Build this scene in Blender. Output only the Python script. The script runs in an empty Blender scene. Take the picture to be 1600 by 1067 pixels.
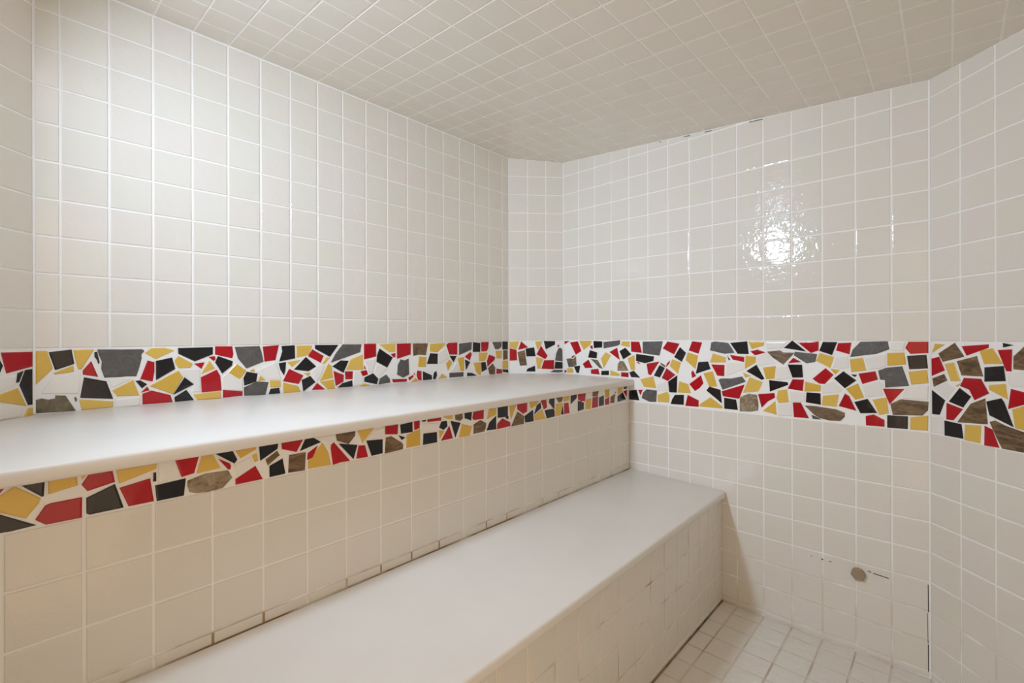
import bpy, bmesh, math, random
from mathutils import Matrix, Vector

random.seed(7)
scene = bpy.context.scene
col = scene.collection

# Everything is laid out in tile pitches (one tile plus its joint) measured from
# the tripod head, and scaled to metres: 1 pitch = 0.108 m, floor at z = 0.
S = 0.108
FLOOR = -11.3


def M(x, y, z):
    return Vector((x * S, y * S, (z - FLOOR) * S))


# ------------------------------------------------------------------ camera
YAW, ROLL = 0.7584, -0.0027
fw = Vector((math.cos(YAW), math.sin(YAW), 0))
rt = Vector((math.sin(YAW), -math.cos(YAW), 0))
up = Vector((0, 0, 1))
cr = rt * math.cos(ROLL) + up * math.sin(ROLL)
cu = up * math.cos(ROLL) - rt * math.sin(ROLL)
cam_data = bpy.data.cameras.new('camera')
cam_data.sensor_width = 36
cam_data.lens = 719.96 / 1600 * 36
cam_data.shift_y = -8.15 / 1600
cam_data.clip_start = 0.01
cam = bpy.data.objects.new('camera', cam_data)
mw = Matrix((cr, cu, -fw)).transposed().to_4x4()
mw.translation = M(0, 0, 0)
cam.matrix_world = mw
col.objects.link(cam)
scene.camera = cam

# ------------------------------------------------------------------ world, view
world = bpy.data.worlds.new('world')
scene.world = world
world.use_nodes = True
world.node_tree.nodes['Background'].inputs[0].default_value = (1.0, 0.72, 0.47, 1)
world.node_tree.nodes['Background'].inputs[1].default_value = 1.25
vs = scene.view_settings
vs.view_transform = 'Standard'
vs.look = 'None'
vs.gamma = 1
vs.exposure = 0.11
vs.use_curve_mapping = False
LAMP_POWER = 26.5
LAMP_COLOR = (0.81, 1.0, 1.25)
scene.cycles.use_denoising = True
scene.cycles.max_bounces = 9
scene.cycles.diffuse_bounces = 7
scene.cycles.glossy_bounces = 4
scene.cycles.sample_clamp_indirect = 14
scene.cycles.caustics_reflective = False


# ------------------------------------------------------------------ materials
def mat(name):
    m = bpy.data.materials.new(name)
    m.use_nodes = True
    nt = m.node_tree
    return m, nt, nt.nodes['Principled BSDF']


def node(nt, kind, **kw):
    n = nt.nodes.new(kind)
    for k, v in kw.items():
        setattr(n, k, v)
    return n


def bump(nt, bsdf, layers, source='world'):
    """layers: (noise scale, detail, distance in m, strength)"""
    geo = node(nt, 'ShaderNodeNewGeometry')
    prev = None
    for scale, detail, dist, strength in layers:
        no = node(nt, 'ShaderNodeTexNoise')
        no.inputs['Scale'].default_value = scale
        no.inputs['Detail'].default_value = detail
        nt.links.new(geo.outputs['Position'], no.inputs['Vector'])
        b = node(nt, 'ShaderNodeBump')
        b.inputs['Distance'].default_value = dist
        b.inputs['Strength'].default_value = strength
        nt.links.new(no.outputs['Fac'], b.inputs['Height'])
        if prev:
            nt.links.new(prev.outputs[0], b.inputs['Normal'])
        prev = b
    nt.links.new(prev.outputs[0], bsdf.inputs['Normal'])


def ramp(nt, fac, stops):
    r = node(nt, 'ShaderNodeValToRGB')
    el = r.color_ramp.elements
    el[0].position, el[0].color = stops[0][0], (*stops[0][1], 1)
    el[1].position, el[1].color = stops[-1][0], (*stops[-1][1], 1)
    for p, c in stops[1:-1]:
        e = el.new(p)
        e.color = (*c, 1)
    nt.links.new(fac, r.inputs[0])
    return r.outputs[0]


def glazed(name, stops, rough=0.065, per_island=False, waves=((24, 2, 0.004, 0.36), (85, 1, 0.0012, 0.34))):
    m, nt, b = mat(name)
    if per_island:
        fac = node(nt, 'ShaderNodeNewGeometry').outputs['Random Per Island']
    else:
        fac = node(nt, 'ShaderNodeObjectInfo').outputs['Random']
    nt.links.new(ramp(nt, fac, stops), b.inputs['Base Color'])
    b.inputs['Roughness'].default_value = rough
    b.inputs['IOR'].default_value = 1.5
    bump(nt, b, waves)
    return m


TILE_STOPS = ((0.0, (0.752, 0.722, 0.650)), (0.35, (0.746, 0.706, 0.630)),
              (0.7, (0.760, 0.704, 0.644)), (1.0, (0.738, 0.708, 0.622)))
tile_m = glazed('cream_glazed_tile', TILE_STOPS)
tile_far_m = glazed('cream_glazed_tile_field', TILE_STOPS, per_island=True)
ceiling_m = glazed('ceiling_tile', TILE_STOPS, rough=0.12, waves=((26, 1, 0.003, 0.05),))
floor_m = glazed('glossy_floor_tile', TILE_STOPS, rough=0.045,
                 waves=((24, 2, 0.006, 0.62), (90, 1, 0.0014, 0.45)))
PIECE_WAVES = ((30, 1, 0.003, 0.25),)
MOS_M = {
    'R': glazed('red_glaze', ((0, (0.47, 0.002, 0.010)), (1, (0.40, 0.001, 0.012))), 0.14, waves=PIECE_WAVES),
    'K': glazed('black_glaze', ((0, (0.006, 0.006, 0.009)), (1, (0.010, 0.010, 0.012))), 0.14, waves=PIECE_WAVES),
    'Y': glazed('yellow_glaze', ((0, (0.69, 0.43, 0.06)), (1, (0.75, 0.50, 0.11))), 0.16, waves=PIECE_WAVES),
    'W': glazed('white_glaze', ((0, (0.85, 0.82, 0.775)), (1, (0.83, 0.80, 0.76))), 0.14, waves=PIECE_WAVES),
}


def stone(name, dark, light, scale, rough=0.45, stretch=(1, 1, 1)):
    m, nt, b = mat(name)
    geo = node(nt, 'ShaderNodeTexCoord')
    info = node(nt, 'ShaderNodeObjectInfo')
    mp = node(nt, 'ShaderNodeMapping')
    mp.inputs['Scale'].default_value = stretch
    mp.inputs['Rotation'].default_value = (0, 0, 0.5)
    nt.links.new(geo.outputs['Object'], mp.inputs[0])
    add = node(nt, 'ShaderNodeVectorMath', operation='ADD')
    nt.links.new(mp.outputs[0], add.inputs[0])
    nt.links.new(info.outputs['Random'], add.inputs[1])
    no = node(nt, 'ShaderNodeTexNoise')
    no.inputs['Scale'].default_value = scale
    no.inputs['Detail'].default_value = 6
    no.inputs['Distortion'].default_value = 1.4
    nt.links.new(add.outputs[0], no.inputs['Vector'])
    nt.links.new(ramp(nt, no.outputs['Fac'], ((0.32, dark), (0.68, light))), b.inputs['Base Color'])
    b.inputs['Roughness'].default_value = rough
    bump(nt, b, ((60, 4, 0.004, 0.5), (200, 3, 0.001, 0.4)))
    return m


MOS_M['S'] = stone('grey_slate', (0.075, 0.070, 0.066), (0.125, 0.115, 0.105), 30)
MOS_M['B'] = stone('brown_slate', (0.070, 0.040, 0.018), (0.26, 0.160, 0.075), 26, stretch=(0.7, 2.6, 1))
MOS_M['G'] = stone('olive_stone', (0.085, 0.070, 0.040), (0.24, 0.195, 0.12), 34)
MOS_M['T'] = stone('tan_stone', (0.16, 0.105, 0.050), (0.40, 0.31, 0.20), 36)


def grout(name, base, stain=None, zmin=None, zmax=None, thresh=0.5, soft=0.004):
    """rough joint filler; stain = mildew colour kept to a strip of the joints by noise"""
    m, nt, b = mat(name)
    geo = node(nt, 'ShaderNodeNewGeometry')
    no = node(nt, 'ShaderNodeTexNoise')
    no.inputs['Scale'].default_value = 9
    no.inputs['Detail'].default_value = 5
    nt.links.new(geo.outputs['Position'], no.inputs['Vector'])
    b.inputs['Roughness'].default_value = 0.75
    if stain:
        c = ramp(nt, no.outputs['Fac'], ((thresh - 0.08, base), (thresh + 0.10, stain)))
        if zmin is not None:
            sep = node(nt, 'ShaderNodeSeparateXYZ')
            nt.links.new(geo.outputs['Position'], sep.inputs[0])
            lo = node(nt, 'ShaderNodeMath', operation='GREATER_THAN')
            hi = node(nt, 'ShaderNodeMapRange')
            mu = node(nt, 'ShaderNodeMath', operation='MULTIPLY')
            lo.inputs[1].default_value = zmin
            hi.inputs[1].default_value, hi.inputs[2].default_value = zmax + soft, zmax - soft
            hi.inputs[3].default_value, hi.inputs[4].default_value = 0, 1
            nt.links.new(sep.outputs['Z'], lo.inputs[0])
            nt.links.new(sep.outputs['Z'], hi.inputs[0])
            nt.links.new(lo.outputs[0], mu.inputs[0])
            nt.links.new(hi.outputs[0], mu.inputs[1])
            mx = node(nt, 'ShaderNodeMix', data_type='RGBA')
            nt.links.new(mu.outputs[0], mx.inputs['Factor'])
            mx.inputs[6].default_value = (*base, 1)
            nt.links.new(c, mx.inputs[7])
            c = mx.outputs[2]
        nt.links.new(c, b.inputs['Base Color'])
    else:
        nt.links.new(ramp(nt, no.outputs['Fac'], ((0.3, base), (0.7, tuple(x * 0.96 for x in base)))),
                     b.inputs['Base Color'])
    return m


WHITE_GROUT = (0.90, 0.885, 0.855)
grout_m = grout('white_grout', WHITE_GROUT)
grout_low_m = grout('wall_grout_mildewed', WHITE_GROUT, (0.72, 0.64, 0.56), 0.0, 0.30, 0.44, soft=0.10)
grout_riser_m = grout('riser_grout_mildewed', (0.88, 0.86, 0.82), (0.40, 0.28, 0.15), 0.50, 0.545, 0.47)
grout_face_m = grout('lower_riser_grout', (0.82, 0.77, 0.70), (0.40, 0.29, 0.19), thresh=0.60)
grout_floor_m = grout('brown_floor_grout', (0.66, 0.60, 0.53), (0.50, 0.40, 0.30), thresh=0.56)
caulk_m = grout('mildewed_caulk', (0.34, 0.24, 0.14), (0.13, 0.085, 0.045), thresh=0.48)
crack_m, nt_, b_ = mat('open_joint')
b_.inputs['Base Color'].default_value = (0.012, 0.010, 0.008, 1)
b_.inputs['Roughness'].default_value = 0.9

slab_m, nt_, b_ = mat('white_solid_surface')
geo_ = node(nt_, 'ShaderNodeNewGeometry')
no_ = node(nt_, 'ShaderNodeTexNoise')
no_.inputs['Scale'].default_value = 4
no_.inputs['Detail'].default_value = 8
nt_.links.new(geo_.outputs['Position'], no_.inputs['Vector'])
nt_.links.new(ramp(nt_, no_.outputs['Fac'], ((0.3, (0.765, 0.732, 0.682)), (0.7, (0.81, 0.775, 0.725)))),
              b_.inputs['Base Color'])
nt_.links.new(ramp(nt_, no_.outputs['Fac'], ((0.3, (0.30, 0.30, 0.30)), (0.7, (0.42, 0.42, 0.42)))),
              b_.inputs['Roughness'])

brass_m, nt_, b_ = mat('tarnished_brass')
b_.inputs['Base Color'].default_value = (0.36, 0.27, 0.18, 1)
b_.inputs['Metallic'].default_value = 0.2
b_.inputs['Roughness'].default_value = 0.5
bump(nt_, b_, ((160, 3, 0.001, 0.3),))
metal_m, nt_, b_ = mat('brushed_metal')
b_.inputs['Base Color'].default_value = (0.62, 0.61, 0.59, 1)
b_.inputs['Metallic'].default_value = 0.9
b_.inputs['Roughness'].default_value = 0.35
bump(nt_, b_, ((220, 2, 0.0004, 0.2),))
plastic_m, nt_, b_ = mat('white_lamp_housing')
b_.inputs['Base Color'].default_value = (0.8, 0.79, 0.77, 1)
b_.inputs['Roughness'].default_value = 0.4
bump(nt_, b_, ((300, 2, 0.0003, 0.2),))
hood_m, nt_, b_ = mat('black_light_cutting_hood')  # matte black for the hood added to narrow the lamp's spread
b_.inputs['Base Color'].default_value = (0.03, 0.03, 0.03, 1)
b_.inputs['Roughness'].default_value = 0.5
bump(nt_, b_, ((300, 2, 0.0003, 0.2),))
lamp_m, nt_, b_ = mat('lit_opal_glass')
b_.inputs['Base Color'].default_value = (0.9, 0.9, 0.88, 1)
b_.inputs['Emission Color'].default_value = (*LAMP_COLOR, 1)
b_.inputs['Emission Strength'].default_value = 2.0

# ------------------------------------------------------------------ mesh helpers
meshes = {}


def tag(o, label=None, category=None, group=None, kind=None):
    if label:
        o['label'] = label
    if category:
        o['category'] = category
    if group:
        o['group'] = group
    if kind:
        o['kind'] = kind
    return o


def link(name, me, material, parent=None, matrix=None):
    if material and not me.materials:
        me.materials.append(material)
    o = bpy.data.objects.new(name, me)
    col.objects.link(o)
    if matrix is not None:
        o.matrix_world = matrix
    if parent:
        o.parent = parent          # parents stay at the world origin
    return o


def empty(name, loc):
    o = bpy.data.objects.new(name, None)
    o.empty_display_size = 0.1
    col.objects.link(o)
    o.location = loc
    return o


def child(name, me, material, parent, matrix=None):
    """child of an Empty that stands away from the origin"""
    o = link(name, me, material)
    o.parent = parent
    o.matrix_parent_inverse = Matrix.Translation(parent.location).inverted()
    if matrix is not None:
        o.matrix_basis = matrix
    return o


def area2(p):
    return sum(p[i][0] * p[(i + 1) % len(p)][1] - p[(i + 1) % len(p)][0] * p[i][1] for i in range(len(p))) / 2


def clip(poly, conv):
    """Sutherland-Hodgman: poly against a counter-clockwise convex polygon"""
    out = list(poly)
    for i in range(len(conv)):
        ax, ay = conv[i]
        bx, by = conv[(i + 1) % len(conv)]
        ins = lambda p: (bx - ax) * (p[1] - ay) - (by - ay) * (p[0] - ax)
        src, out = out, []
        for j in range(len(src)):
            p, q = src[j], src[(j + 1) % len(src)]
            dp, dq = ins(p), ins(q)
            if dp >= 0:
                out.append(p)
            if (dp >= 0) != (dq >= 0):
                t = dp / (dp - dq)
                out.append((p[0] + (q[0] - p[0]) * t, p[1] + (q[1] - p[1]) * t))
        if not out:
            return []
    res = []
    for p in out:
        if not res or math.hypot(p[0] - res[-1][0], p[1] - res[-1][1]) > 1e-4:
            res.append(p)
    if len(res) > 1 and math.hypot(res[0][0] - res[-1][0], res[0][1] - res[-1][1]) < 1e-4:
        res.pop()
    return res if len(res) > 2 else []


def inset(p, d):
    n, out = len(p), []
    for i in range(n):
        a, b, c = Vector(p[i - 1]), Vector(p[i]), Vector(p[(i + 1) % n])
        e0, e1 = (b - a).normalized(), (c - b).normalized()
        n0, n1 = Vector((-e0.y, e0.x)), Vector((-e1.y, e1.x))
        k = max(0.35, 1 + n0.dot(n1))
        out.append(tuple(b + (n0 + n1) * (d / k)))
    return out


def piece_geo(poly, h, bev):
    """slab with a softened upper edge, in pitches: x along, y up, z proud"""
    n = len(poly)
    b2 = inset(poly, bev)
    b3 = inset(poly, bev * 2.6)
    v = [(x, y, 0) for x, y in poly] + [(x, y, h - bev) for x, y in poly]
    v += [(x, y, h - bev * 0.22) for x, y in b2] + [(x, y, h) for x, y in b3]
    f = []
    for r in range(3):
        for i in range(n):
            j = (i + 1) % n
            f.append((r * n + i, r * n + j, (r + 1) * n + j, (r + 1) * n + i))
    f.append(tuple(3 * n + i for i in range(n)))
    return v, f


def mesh_from(name, v, f, scale=S):
    me = bpy.data.meshes.new(name)
    me.from_pydata([(a * scale, b * scale, c * scale) for a, b, c in v], [], f)
    me.update()
    return me


class Frame:
    """plane frame: t along, u up, n proud of the surface"""

    def __init__(self, origin, t, u):
        self.o = Vector(origin)
        self.t, self.u = Vector(t).normalized(), Vector(u).normalized()
        self.n = self.t.cross(self.u)

    def matrix(self, s, z, depth=0.0, jitter=0.0):
        m = Matrix((self.t, self.u, self.n)).transposed().to_4x4()
        p = self.o + self.t * s + self.u * z + self.n * depth
        m.translation = M(*p)
        if jitter:
            m = m @ Matrix.Rotation(random.gauss(0, jitter), 4, 'X') @ Matrix.Rotation(random.gauss(0, jitter), 4, 'Y')
        return m

    def world(self, s, z, d=0.0):
        return self.o + self.t * s + self.u * z + self.n * d


def project(P):
    """rough picture position of a point in pitches, used only to rank tiles by visible size"""
    d = P.dot(fw)
    if d < 0.3:
        return None
    return 800 + P.dot(rt) / d * 720, 525 - P.z / d * 720


TH, BEV, GAP = 0.018, 0.009, 0.052


def tiles(parent, frame, cells, region, material, stuff_material, name='tile', limit=300,
          all_stuff=False, add=child, jitter=0.0016, th=TH, bev=BEV):
    """cells: (s0, s1, z0, z1) between joint centres, clipped to the convex region"""
    todo = []
    for s0, s1, z0, z1 in cells:
        g = GAP / 2
        rect = [(s0 + g, z0 + g), (s1 - g, z0 + g), (s1 - g, z1 - g), (s0 + g, z1 - g)]
        p = clip(rect, region)
        if not p or area2(p) < 0.004 or s1 - s0 < 0.08:
            continue
        cs, cz = (s0 + s1) / 2, (z0 + z1) / 2
        q = [project(frame.world(*a)) for a in p]
        size = 0
        if all(q):
            inside = any(-20 < a < 1620 and -20 < b < 1087 for a, b in q)
            size = abs(area2(q)) if inside else 0
        todo.append((size, cs, cz, p))
    order = sorted(range(len(todo)), key=lambda i: -todo[i][0])
    single = set() if all_stuff else {i for i in order[:limit] if todo[i][0] > 0}
    V, F = [], []
    for i, (size, cs, cz, p) in enumerate(todo):
        loc = [(round(a - cs, 4), round(b - cz, 4)) for a, b in p]
        if i in single:
            key = (material.name, tuple(loc))
            if key not in meshes:
                me = mesh_from(name, *piece_geo(loc, th, bev))
                me.materials.append(material)
                meshes[key] = me
            add(name, meshes[key], material, parent, frame.matrix(cs, cz, -th, jitter))
        else:
            v, f = piece_geo(p, th, bev)
            k = len(V)
            V += v
            F += [tuple(a + k for a in g_) for g_ in f]
    if V:
        o = add(name + '_field', mesh_from(name + '_field', V, F), stuff_material, parent, frame.matrix(0, 0, -th))
        o['kind'] = 'stuff'


def on_wall(name, me, material, parent, matrix=None):
    return link(name, me, material, parent, matrix)


def mosaic(parent, frame, rows, add=on_wall, shift=0.0):
    for line in rows.strip().split('\n'):
        parts = line.split()
        poly = [tuple(int(q) / 1000 for q in a.split(',')) for a in parts[1:]]
        cs = sum(a for a, b in poly) / len(poly)
        cz = sum(b for a, b in poly) / len(poly)
        loc = [(a - cs, b - cz) for a, b in poly]
        per = sum(math.dist(loc[i - 1], loc[i]) for i in range(len(loc)))
        thick = 2 * area2(loc) / per
        h = TH + random.uniform(-0.002, 0.006)
        me = mesh_from('mosaic_piece', *piece_geo(loc, h, min(0.011, max(0.003, thick * 0.14))))
        add('mosaic_piece', me, MOS_M[parts[0]], parent, frame.matrix(cs, cz, -TH, 0.002))


def prism(name, pts_low, pts_high):
    """closed solid between two matching rings of points given in pitches"""
    n = len(pts_low)
    v = [M(*p) for p in pts_low] + [M(*p) for p in pts_high]
    f = [tuple(range(n)), tuple(range(2 * n - 1, n - 1, -1))]
    for i in range(n):
        j = (i + 1) % n
        f.append((i, n + i, n + j, j))
    me = bpy.data.meshes.new(name)
    me.from_pydata(v, [], f)
    bm = bmesh.new()
    bm.from_mesh(me)
    bmesh.ops.recalc_face_normals(bm, faces=bm.faces)
    bm.to_mesh(me)
    bm.free()
    me.update()
    return me


def box_on(frame, s0, s1, z0, z1, d0, d1, name):
    lo = [frame.world(s, z, d0) for s, z in ((s0, z0), (s1, z0), (s1, z1), (s0, z1))]
    hi = [frame.world(s, z, d1) for s, z in ((s0, z0), (s1, z0), (s1, z1), (s0, z1))]
    return prism(name, lo, hi)


def lathe(profile, seg, name, smooth=True):
    """profile: (radius, height) pairs in metres around local z"""
    me = bpy.data.meshes.new(name)
    bm = bmesh.new()
    rings = []
    for r, h in profile:
        if r < 1e-6:
            rings.append([bm.verts.new((0, 0, h))])
        else:
            rings.append([bm.verts.new((r * math.cos(2 * math.pi * i / seg), r * math.sin(2 * math.pi * i / seg), h))
                          for i in range(seg)])
    for a, b in zip(rings, rings[1:]):
        for i in range(seg):
            j = (i + 1) % seg
            if len(a) == 1 and len(b) == 1:
                continue
            if len(a) == 1:
                bm.faces.new((a[0], b[i], b[j]))
            elif len(b) == 1:
                bm.faces.new((a[i], a[j], b[0]))
            else:
                bm.faces.new((a[i], a[j], b[j], b[i]))
    bmesh.ops.recalc_face_normals(bm, faces=bm.faces)
    for f in bm.faces:
        f.smooth = smooth
    bm.to_mesh(me)
    bm.free()
    return me


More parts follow.
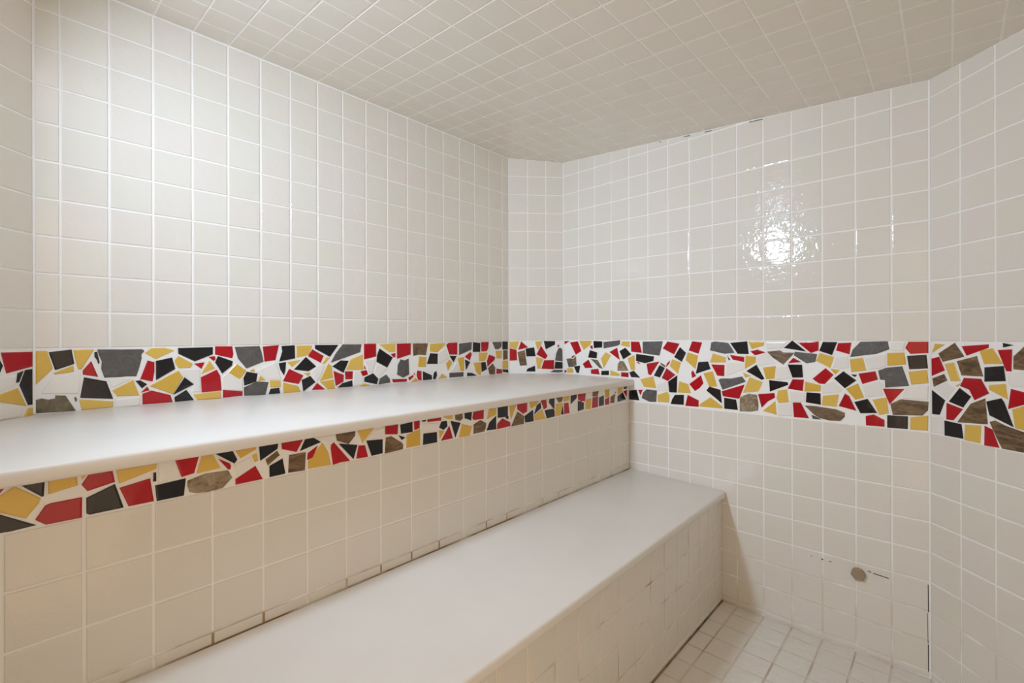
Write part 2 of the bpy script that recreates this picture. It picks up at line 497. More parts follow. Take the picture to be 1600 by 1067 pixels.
# ------------------------------------------------------------------ mosaic shards
# colour code, then corners in thousandths of a pitch: along the wall, height from eye level
MOSAIC = {
'L': '''
R 6048,-889 6688,-758 6688,-370 5921,-363
K 5785,-930 5893,-890 5975,-690 5893,-538 5786,-445
W 5784,-1356 6246,-1232 6275,-1154 6256,-981 5785,-988
K 6284,-1145 6352,-1132 6462,-855 6314,-904
K 6362,-1214 6576,-1756 6687,-1751 6688,-820 6502,-837
Y 5784,-1540 5891,-1575 6530,-1769 6313,-1280 5891,-1399 5784,-1434
W 5782,-2025 6370,-2021 6459,-1794 5891,-1614 5784,-1589
Y 6459,-2057 6688,-2068 6688,-1844 6560,-1826
''',
'A': '''
Y 30,-1243 349,-840 244,-355 30,-349
K 394,-881 769,-726 715,-329 271,-392
Y 394,-993 761,-939 745,-773 349,-958
Y 841,-877 914,-881 1170,-340 746,-345
R 938,-916 938,-1031 1257,-1114 1111,-661
K 1178,-547 1236,-650 1253,-752 1287,-709 1254,-504 1237,-402 1178,-412
W 257,-1240 123,-1484 848,-1551 881,-1377 898,-946 394,-1025
K 883,-1671 1577,-1767 1431,-1251 962,-1106
G 33,-1991 408,-2005 799,-2019 594,-1582 393,-1552 393,-1638 257,-1656 137,-1612 30,-1642
G 791,-1776 823,-1725 800,-1634 760,-1652
Y 912,-2011 1571,-2003 1582,-1837 864,-1711
S 1265,-468 1333,-688 1319,-887 1386,-1145 1735,-1150 1850,-1139 2098,-1155 2157,-950 2225,-630 2218,-516 2293,-403 2233,-354 1765,-353 1239,-341
Y 1663,-1700 2171,-1720 2024,-1254 1560,-1524
W 1620,-2046 2185,-2016 2185,-1769 1635,-1808
W 1565,-1451 1965,-1240 1980,-1185 1441,-1204
S 8189,-674 8008,-1005 8610,-827 9243,-627 9301,-314 8492,-303
Y 2555,-666 3032,-412 2781,-327 2459,-325 2287,-465
K 3124,-519 3554,-776 4054,-562 4054,-327 3114,-339
R 4117,-574 4616,-713 4647,-572 4617,-310 4117,-302
R 2186,-1242 2482,-1335 2529,-1028 2526,-750 2363,-695
K 2563,-1302 3045,-988 2965,-628 2560,-720
Y 3041,-809 3127,-968 3436,-974 3500,-842 3124,-583 3032,-709
R 3737,-1025 3821,-813 3532,-844
R 4071,-782 4128,-726 4105,-621 3932,-646
Y 3720,-1178 4111,-1027 3959,-759
K 4116,-831 4317,-1209 4603,-964 4632,-813 4196,-624
Y 4496,-1172 4837,-1431 5039,-1149 4735,-898
Y 2978,-1759 3246,-1257 3127,-1042 2409,-1466
K 2229,-1523 2355,-1407 2192,-1278 2075,-1286
R 2408,-1598 2355,-1474 2204,-1640
R 2241,-2001 2978,-2007 2922,-1786 2456,-1603 2238,-1684
K 2988,-1785 3531,-1500 3284,-1260
K 3035,-2006 3530,-2002 3329,-1659 3019,-1862
Y 3616,-2005 4278,-2020 4274,-1782 3519,-1822
R 3719,-1289 3740,-1779 4297,-1763 4264,-1285 4161,-1069
W 3288,-1235 3542,-1493 3498,-1744 3703,-1763 3694,-1031 3144,-1001
W 4339,-1746 4926,-1818 4928,-1355 4818,-1443 4461,-1205 4333,-1316
R 4338,-2005 4919,-1994 4926,-1845 4339,-1753
S 4783,-724 5039,-1076 5584,-866 5521,-528 5457,-317 4688,-331
R 5618,-867 5981,-831 6099,-291 5560,-338
K 6213,-517 6108,-882 6661,-793 6648,-308 6186,-329
Y 6718,-766 7172,-677 7293,-327 6719,-324
K 7398,-457 7973,-780 8313,-319 7393,-311
R 7133,-727 7611,-997 7730,-734 7292,-469
Y 7658,-1045 7798,-1005 7973,-811 7815,-790
Y 5314,-1201 5264,-1087 5138,-1177
K 4952,-1398 4976,-1664 5351,-1550 5395,-1269 5051,-1186
Y 5402,-1526 5661,-1516 5480,-1350
S 4968,-1999 5647,-2035 5753,-1593 5364,-1545 4963,-1718
Y 5792,-1786 6155,-1796 6150,-1565 5798,-1532
K 5747,-2017 6133,-2024 6106,-1820 5818,-1839
W 5441,-1306 5727,-1507 6183,-1524 5995,-883 5340,-1188
K 6143,-1177 6272,-1392 6322,-1215 6345,-912 6089,-944
Y 6546,-1111 6862,-854 6378,-914
K 6617,-1202 7149,-1292 7442,-1126 7053,-748
R 6232,-1600 6787,-1744 6963,-1436 6448,-1164
Y 7140,-1471 7215,-1340 6963,-1355
Y 6237,-2019 6874,-2062 6773,-1817 6238,-1644
K 6895,-1604 6952,-2030 7410,-1716 7214,-1470
R 7273,-1998 7780,-2021 7471,-1751
Y 7579,-1683 8099,-1595 8036,-1140 7909,-1025
Y 7890,-2030 8178,-2023 8115,-1665 7579,-1713
K 8525,-1440 8745,-966 8410,-937 8068,-1157
R 8205,-1931 8524,-1783 8541,-1514 8116,-1331
R 8608,-1699 8906,-1707 8921,-1392 8582,-1379
K 8906,-2004 8896,-1752 8474,-1842 8276,-2000
W 7456,-1674 7579,-1560 7767,-1080 7488,-1098 7245,-1327
Y 8830,-905 8626,-1328 9376,-1369 9353,-728
R 9413,-934 9960,-831 9961,-294 9415,-296
Y 10581,-670 10884,-654 10897,-296 10103,-330
K 10008,-782 9981,-1057 10490,-1328 10765,-903 10122,-499
R 10796,-894 10883,-907 10896,-713 10659,-751
R 10975,-969 11675,-799 11689,-299 10965,-307
B 11823,-868 12124,-820 12499,-861 12613,-311 11774,-308
Y 12724,-683 13161,-739 13589,-419 13613,-305 12703,-342
R 13868,-866 14366,-889 14368,-295 13831,-308 13685,-402
S 14477,-916 15288,-668 15316,-285 14479,-355
R 9422,-1322 9494,-1326 9423,-1174
R 9350,-1620 9591,-1563 9530,-1378 9255,-1411
K 9439,-1669 9421,-1848 9986,-1997 10069,-1778 9821,-1527
S 10635,-1972 10616,-1816 10442,-1616 10137,-1766 10068,-2014
Y 9727,-2020 9438,-1922 9190,-2011
S 11015,-1233 10973,-1649 11277,-1808 11588,-1687 11569,-974 11361,-1055 11157,-994
R 10773,-1975 11462,-1998 11483,-1875 10722,-1833
R 11608,-1966 11841,-1792 11799,-1718 11546,-1826
R 11863,-1733 11906,-1688 11820,-1629
Y 11692,-2015 12077,-2007 11927,-1852
R 11991,-1748 12077,-1963 12252,-2001 12253,-1575 12027,-1533
K 12340,-1997 12843,-1995 12834,-1801 12332,-1587
K 12950,-1697 12903,-1973 13041,-2009 13134,-1820 13089,-1611
Y 13204,-1975 13753,-1955 13417,-1762
K 12556,-1261 13169,-1288 13184,-808 12747,-776
Y 12058,-1361 12484,-1393 12521,-954 12124,-904
K 14124,-1254 14325,-950 13878,-924
Y 13658,-1280 13778,-1650 14049,-1278 13877,-1097
Y 14577,-1695 14783,-1706 14796,-1013 14375,-1077
R 14837,-1007 15179,-1207 15314,-910 15234,-767
K 14913,-1674 15205,-1288 14863,-1143
S 13874,-1975 14756,-1982 14757,-1764 13875,-1752
W 10099,-1662 10520,-1381 9988,-1184 9876,-1447
W 13206,-1298 13829,-1057 13636,-554 13208,-771
W 9602,-1431 9802,-1509 9914,-1081 9933,-914 9441,-994
W 14525,-1712 14324,-1231 13974,-1680
W 8947,-2007 9349,-1941 9386,-1682 9262,-1445 8966,-1395
K 15376,-783 15874,-796 15895,-337 15396,-288
R 15960,-775 16327,-779 16448,-636 16498,-292 15954,-294
Y 15794,-1266 16166,-1267 16326,-1128 16407,-839 15777,-836
Y 15581,-1784 15753,-1951 15928,-1962 15911,-1328 15430,-1336
K 15987,-1830 16356,-1712 16246,-1322 15950,-1345
K 14999,-1988 15657,-1988 15316,-1839 14999,-1806
R 16358,-1275 16396,-1583 16916,-1238 16958,-1092 16508,-953
B 16424,-1657 16544,-1985 16942,-2010 16956,-1640 16771,-1433
S 16959,-676 17189,-696 17423,-581 17445,-302 16754,-303
K 17508,-713 17929,-722 17931,-286 17510,-281
Y 17062,-1169 17442,-1183 17465,-772 16972,-766
B 17562,-1263 17897,-1246 17899,-758 17564,-756
Y 17504,-1743 17943,-1760 17945,-1309 17506,-1321
R 17050,-1981 17473,-1983 17474,-1772 17051,-1719
K 17546,-1911 17942,-1980 17943,-1812 17526,-1775
''',
'N': '''
Y 30,-614 414,-717 569,-273 30,-302
R 491,-748 1053,-607 662,-274
R 30,-1336 443,-1314 414,-748 30,-644
B 596,-1607 982,-1588 861,-750 460,-870
K 953,-1103 1463,-1100 1387,-614 907,-673
K 1013,-1779 944,-1932 1445,-1937 1431,-1614
Y 1562,-769 1733,-524 1843,-278 1439,-292
Y 1559,-1784 1730,-1785 1762,-1570 1902,-1248 1468,-1137
K 2028,-725 2543,-466 2550,-274 1914,-263
R 1509,-999 1996,-1264 2130,-1080 1765,-518
R 2684,-627 2793,-559 2700,-420
R 1777,-1786 2477,-1823 2494,-1314 1933,-1325
S 2730,-667 2605,-960 2541,-1345 2966,-1395 2956,-746 2856,-637
K 2502,-1792 2965,-1796 2966,-1441 2557,-1398
S 2727,-2004 2965,-1982 2965,-1858 2477,-1854 2258,-1975
''',
'B': '''
Y 11426,-2133 11941,-2092 11955,-1864 11448,-1754
K 11467,-2544 11950,-2594 11941,-2164 11489,-2165
B 11735,-2989 11898,-3090 12218,-3146 12548,-3129 12682,-2949 12683,-2810 12414,-2711 11797,-2657 11425,-2671
R 40,-2005 170,-1989 171,-1866 41,-1872
R 61,-452 377,-265 46,-276
R 796,-1004 1161,-800 934,-277 415,-341
Y 1312,-737 1738,-450 1826,-243 1018,-247
R 1807,-684 1883,-683 1860,-483 1703,-538
K 1953,-629 2450,-592 2464,-275 1919,-257
R 487,-1134 580,-1198 748,-1066 692,-1031
G 323,-1705 616,-1671 846,-1561 810,-1079 617,-1236 393,-1213 165,-1251
Y 220,-2002 652,-1979 578,-1746 221,-1756
K 837,-1969 1001,-1985 1086,-1581 672,-1644
K 1588,-1131 2123,-1159 2151,-853 1702,-739
R 1238,-1485 1399,-1702 1873,-1666 1613,-1234
G 2285,-1647 2486,-1696 2184,-1245 1753,-1200
R 1768,-1980 2300,-1994 2216,-1694 1762,-1759
K 2391,-2010 2843,-1993 2851,-1764 2402,-1801
Y 2381,-1166 2553,-1650 2967,-977 2656,-827
S 2548,-638 3363,-485 3490,-403 3499,-211 2525,-310
Y 3543,-463 4030,-555 4031,-272 3611,-263
R 4108,-770 4680,-816 4547,-285 4097,-280
R 2878,-816 3474,-1204 3326,-586
K 3461,-756 3667,-1165 4116,-900 3788,-579
S 4722,-834 5577,-927 5748,-251 4723,-276
R 5736,-587 6286,-853 6539,-356 5963,-261
K 6286,-970 6641,-1177 6844,-767 6561,-512
R 6965,-656 7400,-797 7559,-294 7117,-243
T 3360,-1408 3336,-1751 3961,-1720 3698,-1256 3473,-1244
Y 3906,-1102 4092,-1674 4308,-1663 4289,-923
K 4365,-1213 4837,-1312 5268,-1189 5309,-972 4375,-870
R 4607,-1367 4502,-1266 4374,-1290
R 5001,-1821 5132,-1878 5576,-1201 4920,-1327
Y 2935,-2002 3471,-2004 3471,-1892 2945,-1742
R 3548,-2020 3960,-2035 3961,-1810 3548,-1808
K 4104,-2015 4584,-2018 4244,-1694 4005,-1796
B 5627,-1326 5823,-1452 5882,-1390 5647,-1251
R 5940,-1288 5882,-1465 6056,-1283 6095,-1123
Y 6075,-1393 6461,-1723 6604,-1208 6191,-1076
K 5294,-1881 5598,-1949 5843,-1489 5576,-1366
R 5684,-1970 5977,-2090 6348,-1784 5920,-1500
K 5996,-2118 6052,-2602 6406,-2595 6434,-1798
Y 4792,-2447 5413,-2458 5266,-1909 4584,-2095
Y 6825,-1091 7257,-1474 7382,-878 6917,-747
K 7274,-1686 7917,-1443 7815,-1121 7392,-1161
R 7070,-1637 7113,-1884 7291,-1785 7149,-1536
R 6986,-2161 7236,-2456 7448,-2305 7613,-2082 7502,-1737
Y 6451,-2580 7057,-2567 6932,-2164 6527,-2065
K 3970,-3127 4538,-3125 4391,-2613 4002,-2683
R 4602,-2867 4717,-2588 4476,-2614
S 4729,-2741 4665,-2997 5079,-3139 5411,-3118 5445,-2569 4916,-2553
Y 5483,-3092 6051,-3082 6063,-2741 5956,-2584 5484,-2772
K 6185,-2915 6116,-3142 6728,-3118 6740,-2665 6319,-2701
R 6801,-3154 7400,-3139 7401,-2856 6912,-2650
Y 7457,-3009 7446,-3116 8396,-3104 8413,-3017 7913,-2669
K 7736,-2388 8387,-2890 8333,-2313 7863,-2211
W 5485,-2603 6026,-2560 5977,-2082 5446,-2267
S 7902,-632 8501,-770 8903,-720 8776,-487 8648,-303 8105,-248 7953,-291
K 9029,-757 9456,-757 9396,-231 8728,-302
Y 9568,-548 10023,-405 10024,-244 9439,-241
R 9517,-640 9697,-806 10087,-677 9793,-563
Y 7890,-1160 8549,-1135 8549,-915 8020,-757
R 8202,-1715 8488,-1723 8499,-1246 7951,-1244
K 8678,-1039 8726,-1011 8608,-828
R 8832,-1007 9277,-1092 9284,-883 8717,-808
Y 9301,-1379 9717,-1092 9727,-857 9339,-825
Y 7607,-1644 7863,-2221 8200,-2179 8011,-1536
K 9362,-1461 9938,-1788 10041,-1740 9747,-1179
Y 9322,-1734 9535,-1640 9230,-1524
S 8415,-2307 9343,-1898 9198,-1692 8773,-1801 8350,-1827 8251,-1894
R 8382,-2371 8431,-2579 9080,-2632 9299,-2017
Y 9227,-2370 9819,-2256 9973,-1873 9484,-1692
K 8485,-3105 9029,-3104 8961,-2676 8479,-2636
T 9102,-2780 9101,-3146 9517,-3117 9802,-3036 9817,-2775 9759,-2407 9458,-2384 9118,-2545
R 9935,-2909 10169,-2628 10421,-2462 10399,-2279 9803,-2371
Y 9979,-3033 10476,-3137 10427,-2588
Y 10099,-1752 10400,-1708 10444,-1208 9983,-1282
B 10346,-878 10711,-1140 11094,-664 10712,-663 10600,-580 10130,-644
K 10726,-484 11493,-615 11020,-191
R 11635,-664 11879,-562 11892,-217 11203,-261
S 11067,-763 11491,-1063 11776,-1001 11840,-698 11108,-623
R 10876,-1080 11321,-1017 11054,-863
K 11025,-1632 11380,-1605 11347,-1117 10862,-1128
R 10860,-2073 11371,-2126 11406,-1686 11025,-1694
K 10233,-2239 10880,-1922 10861,-1823 10206,-1777
Y 10469,-2489 10553,-2664 10900,-2599 10833,-2097 10527,-2168
R 11067,-3162 11570,-3141 11304,-2573 11031,-2593
W 9762,-1253 10459,-1096 10288,-911 10116,-676 9763,-863
W 8580,-1711 9276,-1406 9246,-1143 8581,-1134
W 10429,-1763 10984,-1666 10835,-1191 10472,-1238
W 10941,-2617 11436,-2523 11437,-2187 10942,-2166
W 10524,-3179 11021,-3121 10982,-2629 10525,-2705
W 10116,-548 10684,-491 10823,-254 10088,-275
S 11694,-3148 11961,-3145 11797,-3045 11643,-3003
K 11899,-577 12302,-725 12461,-244 12018,-238
R 12424,-552 12824,-682 12881,-261 12485,-281
S 12923,-499 12840,-780 13601,-646 13943,-481 13895,-206 13142,-230
R 14356,-428 14489,-625 14940,-587 14940,-219 14439,-222
Y 11796,-949 12247,-1205 12362,-794 11916,-657
R 11685,-1638 11901,-1805 12077,-1807 12349,-1450 12098,-1212
Y 12398,-1433 12531,-1265 12246,-1234
K 12361,-1582 12685,-1925 13025,-1613 12643,-1303
Y 12874,-1320 13306,-1242 13210,-798 12829,-861
K 12979,-1493 13048,-1411 12862,-1402
R 13196,-1730 13632,-1546 13560,-1257 13083,-1367
Y 13882,-1048 14376,-987 14329,-583 13883,-612
K 14457,-1145 14927,-1096 14888,-649 14403,-697
S 13687,-1543 13817,-1549 13827,-1811 14456,-1702 14279,-1053 13861,-1118 13633,-1231
Y 14507,-1660 14940,-1581 14907,-1150 14437,-1227
Y 12988,-2303 13241,-2209 13070,-1716 12708,-1938
Y 11987,-2605 12431,-2618 12505,-2152 12013,-2244
R 12497,-2582 13022,-2700 12814,-2189 12684,-2108
K 12960,-2392 13137,-2773 13607,-2712 13342,-2242
Y 13662,-2770 13922,-2685 13859,-2148 13476,-2258
R 13944,-2380 14333,-1819 13762,-1851
B 13961,-2364 14028,-2728 14383,-2700 14786,-2667 14924,-2479 14940,-2193 14229,-2175
W 14260,-2145 14925,-2124 14935,-1662 14364,-1757
W 13344,-1211 13644,-1169 13839,-1077 13840,-657 13266,-819
W 13274,-2192 13761,-2107 13719,-1833 13784,-1717 13665,-1586 13196,-1787
W 12325,-1187 12543,-1221 12804,-1180 12782,-762 12399,-816
W 13990,-522 14336,-542 14315,-407 14367,-231 13980,-247
W 12001,-2171 12565,-2065 12613,-1945 12324,-1673 11976,-1874
R 13293,-3183 13805,-3171 13805,-2933 13508,-2773 13284,-2856
K 13878,-3184 14414,-3165 14423,-2733 13879,-2759
Y 14476,-3173 14923,-3149 14931,-2652 14485,-2758
''',
'C': '''
Y 74,-579 504,-298 168,-279
B 288,-593 432,-851 1117,-658 822,-239
R 1184,-626 1815,-369 1815,-267 1031,-339
Y 1682,-849 2188,-813 1919,-375 1553,-461
K 2202,-349 2468,-282 2197,-225
R 2274,-1009 2406,-1013 2425,-397 2052,-426
R 55,-1334 502,-1122 311,-694 46,-769
Y 697,-1444 998,-1409 799,-852 496,-915
B 1028,-1236 1665,-1215 1484,-622 881,-808
K 1699,-1361 2261,-1292 2213,-871 1700,-941
B 121,-1688 582,-1431 479,-1236 71,-1411
Y 924,-1585 1013,-1472 834,-1580
R 983,-1564 1258,-1650 1412,-1941 1822,-1690 1600,-1286 1101,-1303
Y 1830,-1584 2315,-1794 2261,-1367 1818,-1446
K 624,-2093 1075,-2213 1314,-1851 968,-1625
K 68,-2579 325,-2561 508,-2072 64,-1795
R 538,-2671 776,-2658 1069,-2264 549,-2143
B 1299,-2063 891,-2696 1783,-2591 1716,-1843
K 1828,-2319 2458,-2541 2222,-1888 2148,-1785 1743,-1934
W 571,-2033 834,-1640 588,-1485 121,-1719
W 2321,-1340 2417,-1436 2922,-1406 2923,-922 2322,-1073
B 2458,-947 2930,-964 2932,-116 2723,-307 2459,-595
R 2320,-2061 2899,-1800 2899,-1579 2394,-1492
Y 2502,-2559 2897,-2582 2899,-1834 2424,-2062
B 2012,-2912 2162,-3204 2716,-3181 2896,-3195 2897,-2650 2718,-2628 2246,-2539 1987,-2442 1832,-2508
K 485,-3191 1080,-3168 1023,-2731 480,-2713
Y 1109,-3197 1578,-3191 1598,-2664 1131,-2725
R 1685,-3222 2092,-3199 1910,-2714 1695,-2645
W 49,-3169 454,-3161 449,-2596 50,-2665
''',
'U': '''
Y -382,-2815 -295,-2878 -2,-3062 154,-2840 174,-2763 -134,-2483 -295,-2602 -382,-2632
R -347,-2589 -295,-2556 -228,-2461 -347,-2458
K 183,-2735 210,-2738 223,-2458 -84,-2462
Y 266,-2717 640,-2647 625,-2467 266,-2461
Y 698,-2553 756,-2472 687,-2478
R 687,-2651 766,-2786 1147,-2707 1108,-2467 794,-2466
R 227,-2901 106,-3114 236,-3235 691,-3242 695,-2876 300,-2879
K -348,-3210 -296,-3213 -180,-3223 120,-3207 -295,-2911 -348,-2870
K 750,-3186 792,-3220 1271,-3220 1145,-2744 750,-2905
Y 1205,-2751 1766,-2591 1772,-2482 1165,-2487
R 1343,-3217 1727,-3219 1669,-2758 1210,-2835
K 1715,-2832 1765,-2835 1762,-2661 1721,-2660
W 1803,-2884 2156,-2836 2063,-2477 1804,-2473
R 2176,-2849 2395,-2815 2480,-2479 2070,-2475
Y 2437,-2833 2872,-2808 2725,-2480 2530,-2469
K 3135,-2767 3194,-2692 3101,-2481 2769,-2483
R 3008,-2863 3054,-2881 3070,-2801 3039,-2739 2820,-2596
K 1771,-3230 2216,-3233 2250,-2887 1746,-2917
T 2277,-3060 2311,-3184 2422,-3236 2621,-3260 2909,-3246 3092,-3064 3016,-2890 2593,-2867 2278,-2946
Y 3257,-2681 3565,-2539 3574,-2478 3156,-2491
Y 3540,-2823 3614,-2801 3582,-2623 3483,-2659
K 3656,-2810 4026,-2604 4041,-2486 3635,-2488
R 3154,-3235 3711,-3236 3556,-2901 3154,-3113
B 3817,-2955 4079,-2763 4023,-2650 3769,-2805
K 3854,-3226 4203,-3220 4141,-2850 3851,-2968
R 4129,-2632 4461,-2759 4613,-2487 4115,-2480
B 4267,-3215 4659,-3242 4679,-2799 4286,-2802
K 4540,-2751 5054,-2620 4875,-2485 4667,-2486
R 4728,-2837 4712,-3000 4844,-2967 4974,-2695
Y 4731,-3043 4736,-3223 5313,-3240 5237,-2902 5095,-2637
R 5289,-2730 5361,-3254 5563,-3230 5825,-3241 5373,-2664
B 5468,-2659 5782,-2795 5961,-2615 5973,-2491 5437,-2491
K 5919,-3218 6029,-2859 5511,-2738
W 5146,-2625 5268,-2848 5415,-2671 5405,-2496 4964,-2496
W 3193,-3069 3515,-2853 3450,-2679 3132,-2793
Y 6178,-2842 6522,-2487 6030,-2489
R 5993,-3222 6340,-3236 6248,-2907 6063,-2886
K 6443,-3229 6777,-3220 6778,-2834 6288,-2792
R 6860,-2714 7255,-2772 7277,-2496 6861,-2492
K 7369,-2776 7768,-2787 7763,-2487 7343,-2516
R 7823,-2744 8009,-2706 8016,-2489 7813,-2490
B 6844,-3248 7434,-3228 7448,-3105 7394,-3027 7055,-2794 6878,-2806
K 7395,-2958 7515,-2905 7289,-2809
Y 7555,-3216 8036,-3219 8029,-2732 7556,-2847
K 8116,-2536 8232,-2542 8241,-2495 8087,-2499
R 8290,-2567 8802,-2595 8812,-2498 8290,-2495
Y 9101,-2591 9268,-2608 9262,-2491 8865,-2485
B 9375,-2640 9574,-2718 9685,-2643 9675,-2487 9366,-2494
K 8128,-3228 8656,-3236 8648,-2922 8144,-2892
K 8731,-2799 8904,-2899 9062,-2810 9037,-2632 8818,-2627
Y 8754,-3159 8926,-2940 8718,-2883
R 8800,-3216 9275,-3215 9132,-2795
K 9373,-3216 9590,-2771 9180,-2652
Y 9522,-3235 9981,-3244 10087,-2958 9640,-2817
W 6307,-2756 6840,-2800 6841,-2512 6497,-2549
W 8129,-2842 8678,-2890 8725,-2644 8101,-2600
K 9768,-2651 10045,-2757 10082,-2482 9761,-2464
R 10101,-2685 10158,-2760 10601,-2772 10608,-2475 10144,-2489
B 10157,-2903 10142,-3214 10635,-3209 10695,-3110 10726,-2940 10460,-2796
Y 10750,-2813 11201,-2707 11202,-2485 10863,-2478
K 10876,-2939 10740,-3192 11199,-3217 11201,-2751
K 11279,-2835 11789,-2860 11790,-2468 11280,-2460
K 11647,-2887 11811,-2955 11812,-2829
R 11263,-3037 11240,-3223 11920,-3210 11910,-3071 11502,-2880
Y 11944,-2984 12234,-2476 11863,-2458
R 12285,-2656 12599,-2859 12824,-2803 12833,-2475 12276,-2462
B 11960,-3227 12633,-3230 12652,-2948 12285,-2738
Y 13032,-2720 13387,-2603 13483,-2466 12942,-2470
K 12687,-2953 12704,-3192 13197,-3212 13161,-2771
K 13387,-2627 13217,-2960 13647,-2767 13598,-2540
Y 13235,-2999 13253,-3195 13907,-3221 13693,-2822
R 13802,-2835 14000,-2783 13950,-2465 13617,-2468
K 13992,-3208 14471,-3195 14472,-2952 14357,-2875 13855,-2879
K 14115,-2608 14460,-2925 14482,-2468 14156,-2448
B 14753,-2671 14902,-2666 14988,-2610 15032,-2458 14565,-2471
Y 14521,-3188 14857,-3205 15009,-2729 14543,-2718
Y 15053,-2669 15471,-2660 15494,-2450 15075,-2449
K 14900,-3159 15063,-3192 15009,-2834
R 15115,-3181 15468,-3177 15403,-2745 15109,-2740
K 15559,-2829 15981,-2618 15996,-2457 15561,-2469
R 16088,-2683 16348,-2813 16420,-2772 16598,-2832 16663,-2450 16075,-2459
K 16072,-3175 16500,-3152 16515,-2864 16074,-2736
Y 16635,-3168 17056,-3189 17073,-2741 16662,-2755
B 17195,-2668 17571,-2676 17693,-2443 17196,-2442
R 17142,-3171 17621,-3169 17623,-2695 17195,-2711
K 17710,-3159 18116,-3152 18118,-2699 17712,-2762
Y 18238,-2828 18581,-2803 18599,-2433 18174,-2441
R 18225,-3150 18568,-3158 18569,-2817 18210,-2899
B 18710,-2830 18652,-3107 18993,-3144 19111,-2718
Y 19344,-2786 19733,-2683 19783,-2434 19317,-2433
K 19904,-2575 20194,-2568 20194,-2436 19904,-2435
K 19315,-2859 19313,-3127 20098,-3091 19793,-2704
R 19854,-2679 20160,-2972 20193,-2631
K 19140,-2691 19169,-2633 19053,-2638
''',
}

# ------------------------------------------------------------------ the room shell
SLOPE, CEIL_A = 0.079, 9.73


def ceil_z(y):
    return CEIL_A - SLOPE * (17.43 - y)


P_AL, P_AN, P_NB, P_BC = (0.15, 17.43), (18.16, 17.43), (20.43, 15.42), (20.43, 0.45)
P_CD, P_DO, P_OE, P_LE = (17.60, -2.38), (4.10, -2.38), (-4.60, 6.32), (-4.60, 12.68)
OCT = [P_AL, P_LE, P_OE, P_DO, P_CD, P_BC, P_NB, P_AN]      # counter-clockwise seen from above


class Wall(Frame):
    def __init__(self, p0, p1):
        a, b = Vector((*p0, 0)), Vector((*p1, 0))
        super().__init__(a, b - a, (0, 0, 1))
        self.L = (b - a).length

    def ceil(self, s):
        return ceil_z((self.o + self.t * s).y)

    def region(self, zlow=FLOOR):
        e = 0.012
        return [(e, zlow), (self.L - e, zlow), (self.L - e, self.ceil(self.L) - 0.02), (e, self.ceil(0) - 0.02)]


def wall_shell(name, w, material, label, thick=1.2, opening=None):
    e = 0.5   # run past the corners so that the shell is closed
    top0, top1 = w.ceil(-e) + 0.4, w.ceil(w.L + e) + 0.4
    if opening:
        s0, s1, zt = opening
        me = bpy.data.meshes.new(name)
        rings = []
        for d in (-TH, -thick):
            rings.append([w.world(s, z, d) for s, z in ((0, FLOOR - .5), (s0, FLOOR - .5), (s0, zt), (s1, zt), (s1, FLOOR - .5),
                                                        (w.L, FLOOR - .5), (w.L, top1), (0, top0))])
        me = prism(name, rings[0], rings[1])
    else:
        rings = []
        for d in (-TH, -thick):
            rings.append([w.world(s, z, d) for s, z in ((-e if d < -TH else 0, FLOOR - .5), (w.L + (e if d < -TH else 0), FLOOR - .5),
                                                        (w.L + (e if d < -TH else 0), top1), (-e if d < -TH else 0, top0))])
        me = prism(name, rings[0], rings[1])
    return tag(link(name, me, material), label, 'wall', kind='structure')


def lines(a, b, first, pitch=1.0):
    """joint positions between a and b, both ends included"""
    k = math.ceil((a + 0.05 - first) / pitch)
    out = [a]
    while first + k * pitch < b - 0.05:
        out.append(first + k * pitch)
        k += 1
    return out + [b]


def grid(ss, zs):
    return [(s0, s1, z0, z1) for s0, s1 in zip(ss, ss[1:]) for z0, z1 in zip(zs, zs[1:])]


BAND_LOW = -3.20
LOW_ROWS = [BAND_LOW - 0.984 * j for j in range(8, -1, -1)]     # rising from the last full course

wA, wN, wB, wC = Wall(P_AL, P_AN), Wall(P_AN, P_NB), Wall(P_NB, P_BC), Wall(P_BC, P_CD)
wD, wO, wE, wL = Wall(P_CD, P_DO), Wall(P_DO, P_OE), Wall(P_OE, P_LE), Wall(P_LE, P_AL)

# left wall behind the benches
o = wall_shell('wall_left', wA, grout_m, 'long cream tiled wall on the left above the upper bench')
tiles(o, wA, grid(lines(0, wA.L, 0.65 - 0.15), [-0.298 + k for k in range(0, 11)]), wA.region(), tile_m, tile_far_m, add=on_wall)
mosaic(o, wA, MOSAIC['A'])

o = wall_shell('wall_left_near', wL, grout_m, 'angled tiled wall at the left edge of the picture')
tiles(o, wL, grid(lines(0, wL.L, wL.L - 6), [-0.29 + k for k in range(0, 11)])
      + grid(lines(0, wL.L - 1.25, wL.L - 6), [-2.05, -1.2, -0.29]), wL.region(), tile_m, tile_far_m, add=on_wall)
mosaic(o, wL, MOSAIC['L'])

o = wall_shell('wall_far_left', wN, grout_m, 'narrow angled wall three tiles wide in the far corner')
tiles(o, wN, grid(lines(0, wN.L, 0.02, wN.L / 3), [-0.255 + k for k in range(0, 11)]), wN.region(), tile_m, tile_far_m, add=on_wall)
mosaic(o, wN, MOSAIC['N'])

# far wall: tiled above and below the mosaic band; the benches hide the lower left of it
o_far = wall_shell('wall_far', wB, grout_low_m, 'wide cream tiled wall across the far side with steam pipe cap')
cells = grid(lines(0, wB.L, 0.0), [-0.213 + k for k in range(0, 11)])
for c in grid(lines(0, wB.L, 0.0), [FLOOR + 0.02] + LOW_ROWS):
    y = 15.42 - (c[0] + c[1]) / 2
    if y > 11.9 or (y > 7.6 and c[3] < -6.6):
        continue
    cells.append(c)
tiles(o_far, wB, cells, wB.region(), tile_m, tile_far_m, add=on_wall)
mosaic(o_far, wB, MOSAIC['B'])

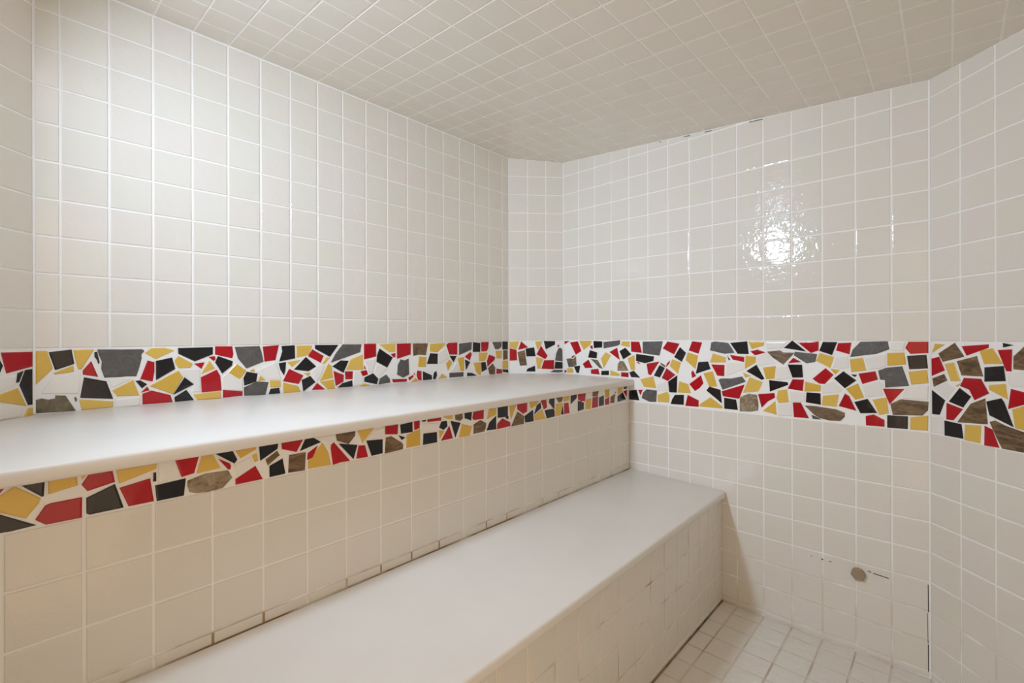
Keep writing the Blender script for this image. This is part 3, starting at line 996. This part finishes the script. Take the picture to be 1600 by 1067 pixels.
o = wall_shell('wall_far_right', wC, grout_low_m, 'angled tiled wall at the right edge of the picture')
cells = grid(lines(0, wC.L, 0.0), [-0.215 + k for k in range(0, 11)]) + grid(lines(0, wC.L, 0.0), [FLOOR + 0.02] + LOW_ROWS)
tiles(o, wC, cells, wC.region(), tile_m, tile_far_m, add=on_wall)
mosaic(o, wC, MOSAIC['C'])

# walls behind and beside the tripod, out of the picture: same tile as one field
rows = [FLOOR + 0.02] + LOW_ROWS[:-1] + [-3.2, -2.2, -1.2] + [-0.215 + k for k in range(0, 11)]
o = wall_shell('wall_right', wD, grout_m, 'tiled wall on the right, outside the picture')
tiles(o, wD, grid(lines(0, wD.L, 0.0), rows), wD.region(), tile_m, tile_far_m, add=on_wall, all_stuff=True)
o_near = wall_shell('wall_near', wE, grout_m, 'tiled wall behind the viewer carrying the round lamp')
tiles(o_near, wE, grid(lines(0, wE.L, 0.0), rows), wE.region(), tile_m, tile_far_m, add=on_wall, all_stuff=True)
DS0, DS1, DZ = 0.40, 8.90, 7.4
o_door = wall_shell('wall_entrance', wO, grout_m, 'angled wall with the doorway the viewer stands in', opening=(DS0, DS1, DZ))
reg = wO.region()
tiles(o_door, wO, grid(lines(0, wO.L, 0.24), [DZ + 0.02, 8.785, 9.785])
      + grid(lines(DS1 + 0.05, wO.L, 0.24), rows[:-3] + [DZ]), reg, tile_m, tile_far_m, add=on_wall, all_stuff=True)
# white casing lining the doorway
o = link('door_1', box_on(wO, DS0, DS1, DZ - 0.25, DZ, -1.25, 0.12, 'door_head'), plastic_m)
tag(o, 'white casing around the open doorway', 'doorway', kind='structure')
link('jamb', box_on(wO, DS0, DS0 + 0.25, FLOOR, DZ - 0.25, -1.25, 0.12, 'jamb'), plastic_m, o)
link('jamb', box_on(wO, DS1 - 0.25, DS1, FLOOR, DZ - 0.25, -1.25, 0.12, 'jamb'), plastic_m, o)
link('threshold', box_on(wO, DS0 + 0.25, DS1 - 0.25, FLOOR, FLOOR + 0.12, -1.25, 0.12, 'threshold'), plastic_m, o)

# added warm world fill is sampled through the opening
pd = bpy.data.lights.new('doorway_portal', 'AREA')
pd.shape = 'RECTANGLE'
pd.size, pd.size_y = (DS1 - DS0 - 0.5) * S, (DZ - FLOOR - 0.37) * S
pd.cycles.is_portal = True
pm = wO.matrix((DS0 + DS1) / 2, (DZ - 0.25 + FLOOR + 0.12) / 2, -1.2) @ Matrix.Rotation(math.pi, 4, 'X')
po = bpy.data.objects.new('doorway_portal', pd)
col.objects.link(po)
po.matrix_world = pm
po.parent = o

# sloping ceiling: joints follow the left wall's columns
cb = math.atan(SLOPE)
ceilF = Frame((0, 17.43, CEIL_A), (1, 0, 0), (0, -math.cos(cb), -math.sin(cb)))
ring = [(x, y, ceil_z(y)) for x, y in OCT]
big = [(x + (x - 9) * 0.06, y + (y - 8) * 0.06) for x, y in OCT]
o = link('ceiling', prism('ceiling', [(x, y, ceil_z(y) + 0.007) for x, y in big], [(x, y, ceil_z(y) + 1.2) for x, y in big]), grout_m)
tag(o, 'sloping cream tiled ceiling', 'ceiling', kind='structure')
creg = [(x, (17.43 - y) / math.cos(cb)) for x, y in OCT]
if area2(creg) < 0:
    creg = creg[::-1]
yl = lines(0, 19.9, 0.88, 0.982)
tiles(o, ceilF, grid(lines(-4.6, 20.43, 0.68), yl), creg, ceiling_m, tile_far_m, add=on_wall, jitter=0.0001, th=0.007, bev=0.003)

# floor
o = link('floor', prism('floor', [(x, y, FLOOR - TH) for x, y in big], [(x, y, FLOOR - 1.2) for x, y in big]), grout_floor_m)
tag(o, 'glossy cream tiled floor with brown joints', 'floor', kind='structure')
floorF = Frame((0, 0, FLOOR), (1, 0, 0), (0, 1, 0))
fcells = [c for c in grid(lines(-4.6, 20.43, 19.75, 1.015), lines(-2.38, 7.03, 6.42)) if True]
tiles(o, floorF, fcells, OCT, floor_m, tile_far_m, add=on_wall)

# grout beads in the corners, each a part of the wall on its left
for host, wa, wb, zl in ((None, wL, wA, -2.0), (None, wA, wN, -2.0), (None, wN, wB, -2.0), ('wall_far', wB, wC, FLOOR), ('wall_far_right', wC, wD, FLOOR)):
    host = bpy.data.objects[host] if host else bpy.data.objects[{0: 'wall_left_near', 1: 'wall_left', 2: 'wall_far_left'}[[wL, wA, wN].index(wa)]]
    c3 = [wa.world(wa.L - 0.03, 0, -0.002), wa.world(wa.L, 0, -TH * 2), wb.world(0.03, 0, -0.002)]
    zt = wa.ceil(wa.L)
    link('corner_joint', prism('corner_joint', [(p.x, p.y, zl) for p in c3], [(p.x, p.y, zt) for p in c3]), grout_m, host)

# open joints around the patched tiles and along the ceiling, in the far wall
for pts in (((13.33, -8.31), (13.43, -8.34)), ((13.48, -8.345), (13.91, -8.375)), ((11.62, -8.34), (11.66, -8.35)),
            ((11.95, -8.345), (12.01, -8.355)), ((12.20, -8.35), (12.27, -8.36)),
            ((14.915, -8.22), (14.92, -9.12)), ((14.915, -10.19), (14.92, -11.08)), ((14.90, -9.16), (14.91, -10.15)),
            ((5.60, 9.07), (5.70, 9.062)), ((6.77, 8.972), (7.05, 8.95)), ((7.70, 8.898), (8.0, 8.874)), ((9.5, 8.754), (10.0, 8.714))):
    (s0, z0), (s1, z1) = pts
    d = Vector((s1 - s0, z1 - z0)).normalized()
    w_ = 0.006 if pts[0] == (14.90, -9.16) else 0.010 if s1 - s0 < 0.02 else 0.014
    nrm = Vector((-d.y, d.x)) * w_
    quad = [(s0 - nrm.x, z0 - nrm.y), (s1 - nrm.x, z1 - nrm.y), (s1 + nrm.x, z1 + nrm.y), (s0 + nrm.x, z0 + nrm.y)]
    lo = [wB.world(s, z, -TH) for s, z in quad]
    hi = [wB.world(s, z, 0.003) for s, z in quad]
    link('open_joint', prism('open_joint', lo, hi), crack_m, o_far)

# ------------------------------------------------------------------ benches
def soft(me, width, seg=3):
    bm = bmesh.new()
    bm.from_mesh(me)
    bmesh.ops.bevel(bm, geom=list(bm.edges), offset=width, segments=seg, affect='EDGES', profile=0.5)
    for f in bm.faces:
        f.smooth = True
    bm.to_mesh(me)
    bm.free()


def slab(name, outline, ztop, thick, width):
    me = prism(name, [(x, y, ztop(x, y) - thick) for x, y in outline], [(x, y, ztop(x, y)) for x, y in outline])
    soft(me, width)
    return me


ROOM_IN = [(x + (9 - x) * 0.0012, y + (8 - y) * 0.0012) for x, y in OCT]
upF = Frame((0, 11.32, 0), (20.43, 0.08, 0), (0, 0, 1))

ub = empty('upper_bench', M(9, 14, FLOOR))
tag(ub, 'tall bench with white slab seat and a mosaic strip under its front edge', 'bench')
UF = lambda x: 10.93 + 0.0105 * x
outline = clip([(-6, UF(-6)), (22, UF(22)), (22, 19), (-6, 19)], ROOM_IN)
utop = lambda x, y: -2.02 - 0.017 * (17.43 - y)
child('seat_slab', slab('seat_slab', outline, utop, 0.29, 0.0075), slab_m, ub)
RF = lambda x: 11.32 + 0.0039 * x + TH
outline = clip([(-6, RF(-6)), (22, RF(22)), (22, 19), (-6, 19)], ROOM_IN)
child('riser', prism('riser', [(x, y, FLOOR) for x, y in outline], [(x, y, utop(x, y) - 0.29) for x, y in outline]), grout_riser_m, ub)
cells = grid(lines(-4.58, 20.41, -0.28), [-6.528, -6.25, -5.235, -4.235, -3.24])
cells += grid(lines(-4.58, -0.9, -0.28), [-3.24, -2.42])
tiles(ub, upF, cells, [(-4.58, -7), (20.41, -7), (20.41, -2), (-4.58, -2)], tile_m, tile_far_m, add=child)
mosaic(ub, upF, MOSAIC['U'], add=child)

lb = empty('lower_bench', M(9, 9, FLOOR))
tag(lb, 'low bench with white slab seat and plain cream tiled front', 'bench')
LF = lambda x: 6.66 + 0.0105 * x
outline = clip([(-6, LF(-6)), (22, LF(22)), (22, 11.385), (-6, 11.30)], ROOM_IN)
ltop = lambda x, y: -6.50 - 0.021 * (11.35 - y)
child('seat_slab', slab('seat_slab', outline, ltop, 0.28, 0.008), slab_m, lb)
outline = clip([(-6, 7.03 + TH), (22, 7.03 + TH), (22, 11.33), (-6, 11.28)], ROOM_IN)
child('riser', prism('riser', [(x, y, FLOOR) for x, y in outline], [(x, y, ltop(x, y) - 0.28) for x, y in outline]), grout_face_m, lb)
loF = Frame((0, 7.03, 0), (1, 0, 0), (0, 0, 1))
cells = grid(lines(-4.58, 20.41, -0.07), [FLOOR + 0.03, -11.1, -10.08, -9.05, -8.02, -6.97])
tiles(lb, loF, cells, [(-4.58, -12), (20.41, -12), (20.41, -6.9), (-4.58, -6.9)], tile_m, tile_far_m, add=child)
# mildewed sealant where the bench meets the floor
child('sealant', box_on(loF, 0.5, 20.40, FLOOR, FLOOR + 0.035, 0.0, 0.035, 'sealant'), caulk_m, lb)

# ------------------------------------------------------------------ fittings
# capped steam pipe low on the far wall
cap = empty('pipe_cap', wB.matrix(13.07, -8.50, 0.0).translation)
tag(cap, 'brown hexagonal metal pipe cap low on the far wall', 'pipe cap')
base = wB.matrix(13.07, -8.50, -TH)
r = 0.215 * S
child('flange', lathe([(0, 0), (r * 0.95, 0), (r * 0.95, 0.006), (r * 0.9, 0.0065), (0, 0.0065)], 28, 'flange'), brass_m, cap, base)
child('hex_plug', lathe([(0, 0.007), (r * 1.05, 0.0062), (r * 1.05, 0.015), (r * 0.95, 0.017), (0, 0.017)], 6, 'hex_plug', smooth=False),
      brass_m, cap, base @ Matrix.Rotation(0.2, 4, 'Z'))

# round steam-proof lamp high on the wall behind the viewer's left shoulder: the room's light
LAMP_Y, LAMP_Z = 10.7, 7.8
lm = wE.matrix(LAMP_Y - 6.32, LAMP_Z, 0)
lamp = empty('wall_lamp', lm.translation)
child('wall_plate', lathe([(0, 0), (0.045, 0), (0.045, 0.012), (0.025, 0.016), (0.025, 0.05), (0, 0.05)], 32, 'wall_plate'), plastic_m, lamp, lm.copy())
lm = lm @ Matrix.Translation((0, 0, 0.035)) @ Matrix.Rotation(0.29, 4, 'X')   # nods down
tag(lamp, 'round steam-proof lamp, lit opal lens, added light-cutting black hood on the wall behind the viewer', 'lamp')
R = 0.105
HOOD = 0.09  # depth of the added hood, shaped to cut lamp light on the left wall
child('added_hood_housing', lathe([(0, 0), (R, 0), (R, 0.031 + HOOD), (R * 0.96, 0.033 + HOOD), (R * 0.93, 0.031 + HOOD), (R * 0.93, 0.020), (0, 0.020)],
                              48, 'added_hood_housing'), hood_m, lamp, lm)
prof = [(R * 0.86 * math.cos(a), 0.021 + 0.012 * math.sin(a)) for a in [i * math.pi / 2 / 10 for i in range(10)]] + [(0, 0.033)]
child('opal_lens', lathe(prof, 48, 'opal_lens'), lamp_m, lamp, lm)
ringp = [(R * 0.86, 0.020), (R * 0.92, 0.020), (R * 0.92, 0.027), (R * 0.86, 0.027), (R * 0.86, 0.020)]
child('retaining_ring', lathe(ringp, 48, 'retaining_ring'), metal_m, lamp, lm)
# the light the lens gives off
ld = bpy.data.lights.new('lamp_glow', 'AREA')
ld.shape = 'DISK'
ld.size = 2 * R * 0.84
ld.energy = LAMP_POWER
ld.color = LAMP_COLOR
lo = bpy.data.objects.new('lamp_glow', ld)
col.objects.link(lo)
lo.parent = lamp
lo.matrix_parent_inverse = Matrix.Translation(lamp.location).inverted()
lo.matrix_basis = lm @ Matrix.Translation((0, 0, 0.034)) @ Matrix.Rotation(math.pi, 4, 'X')
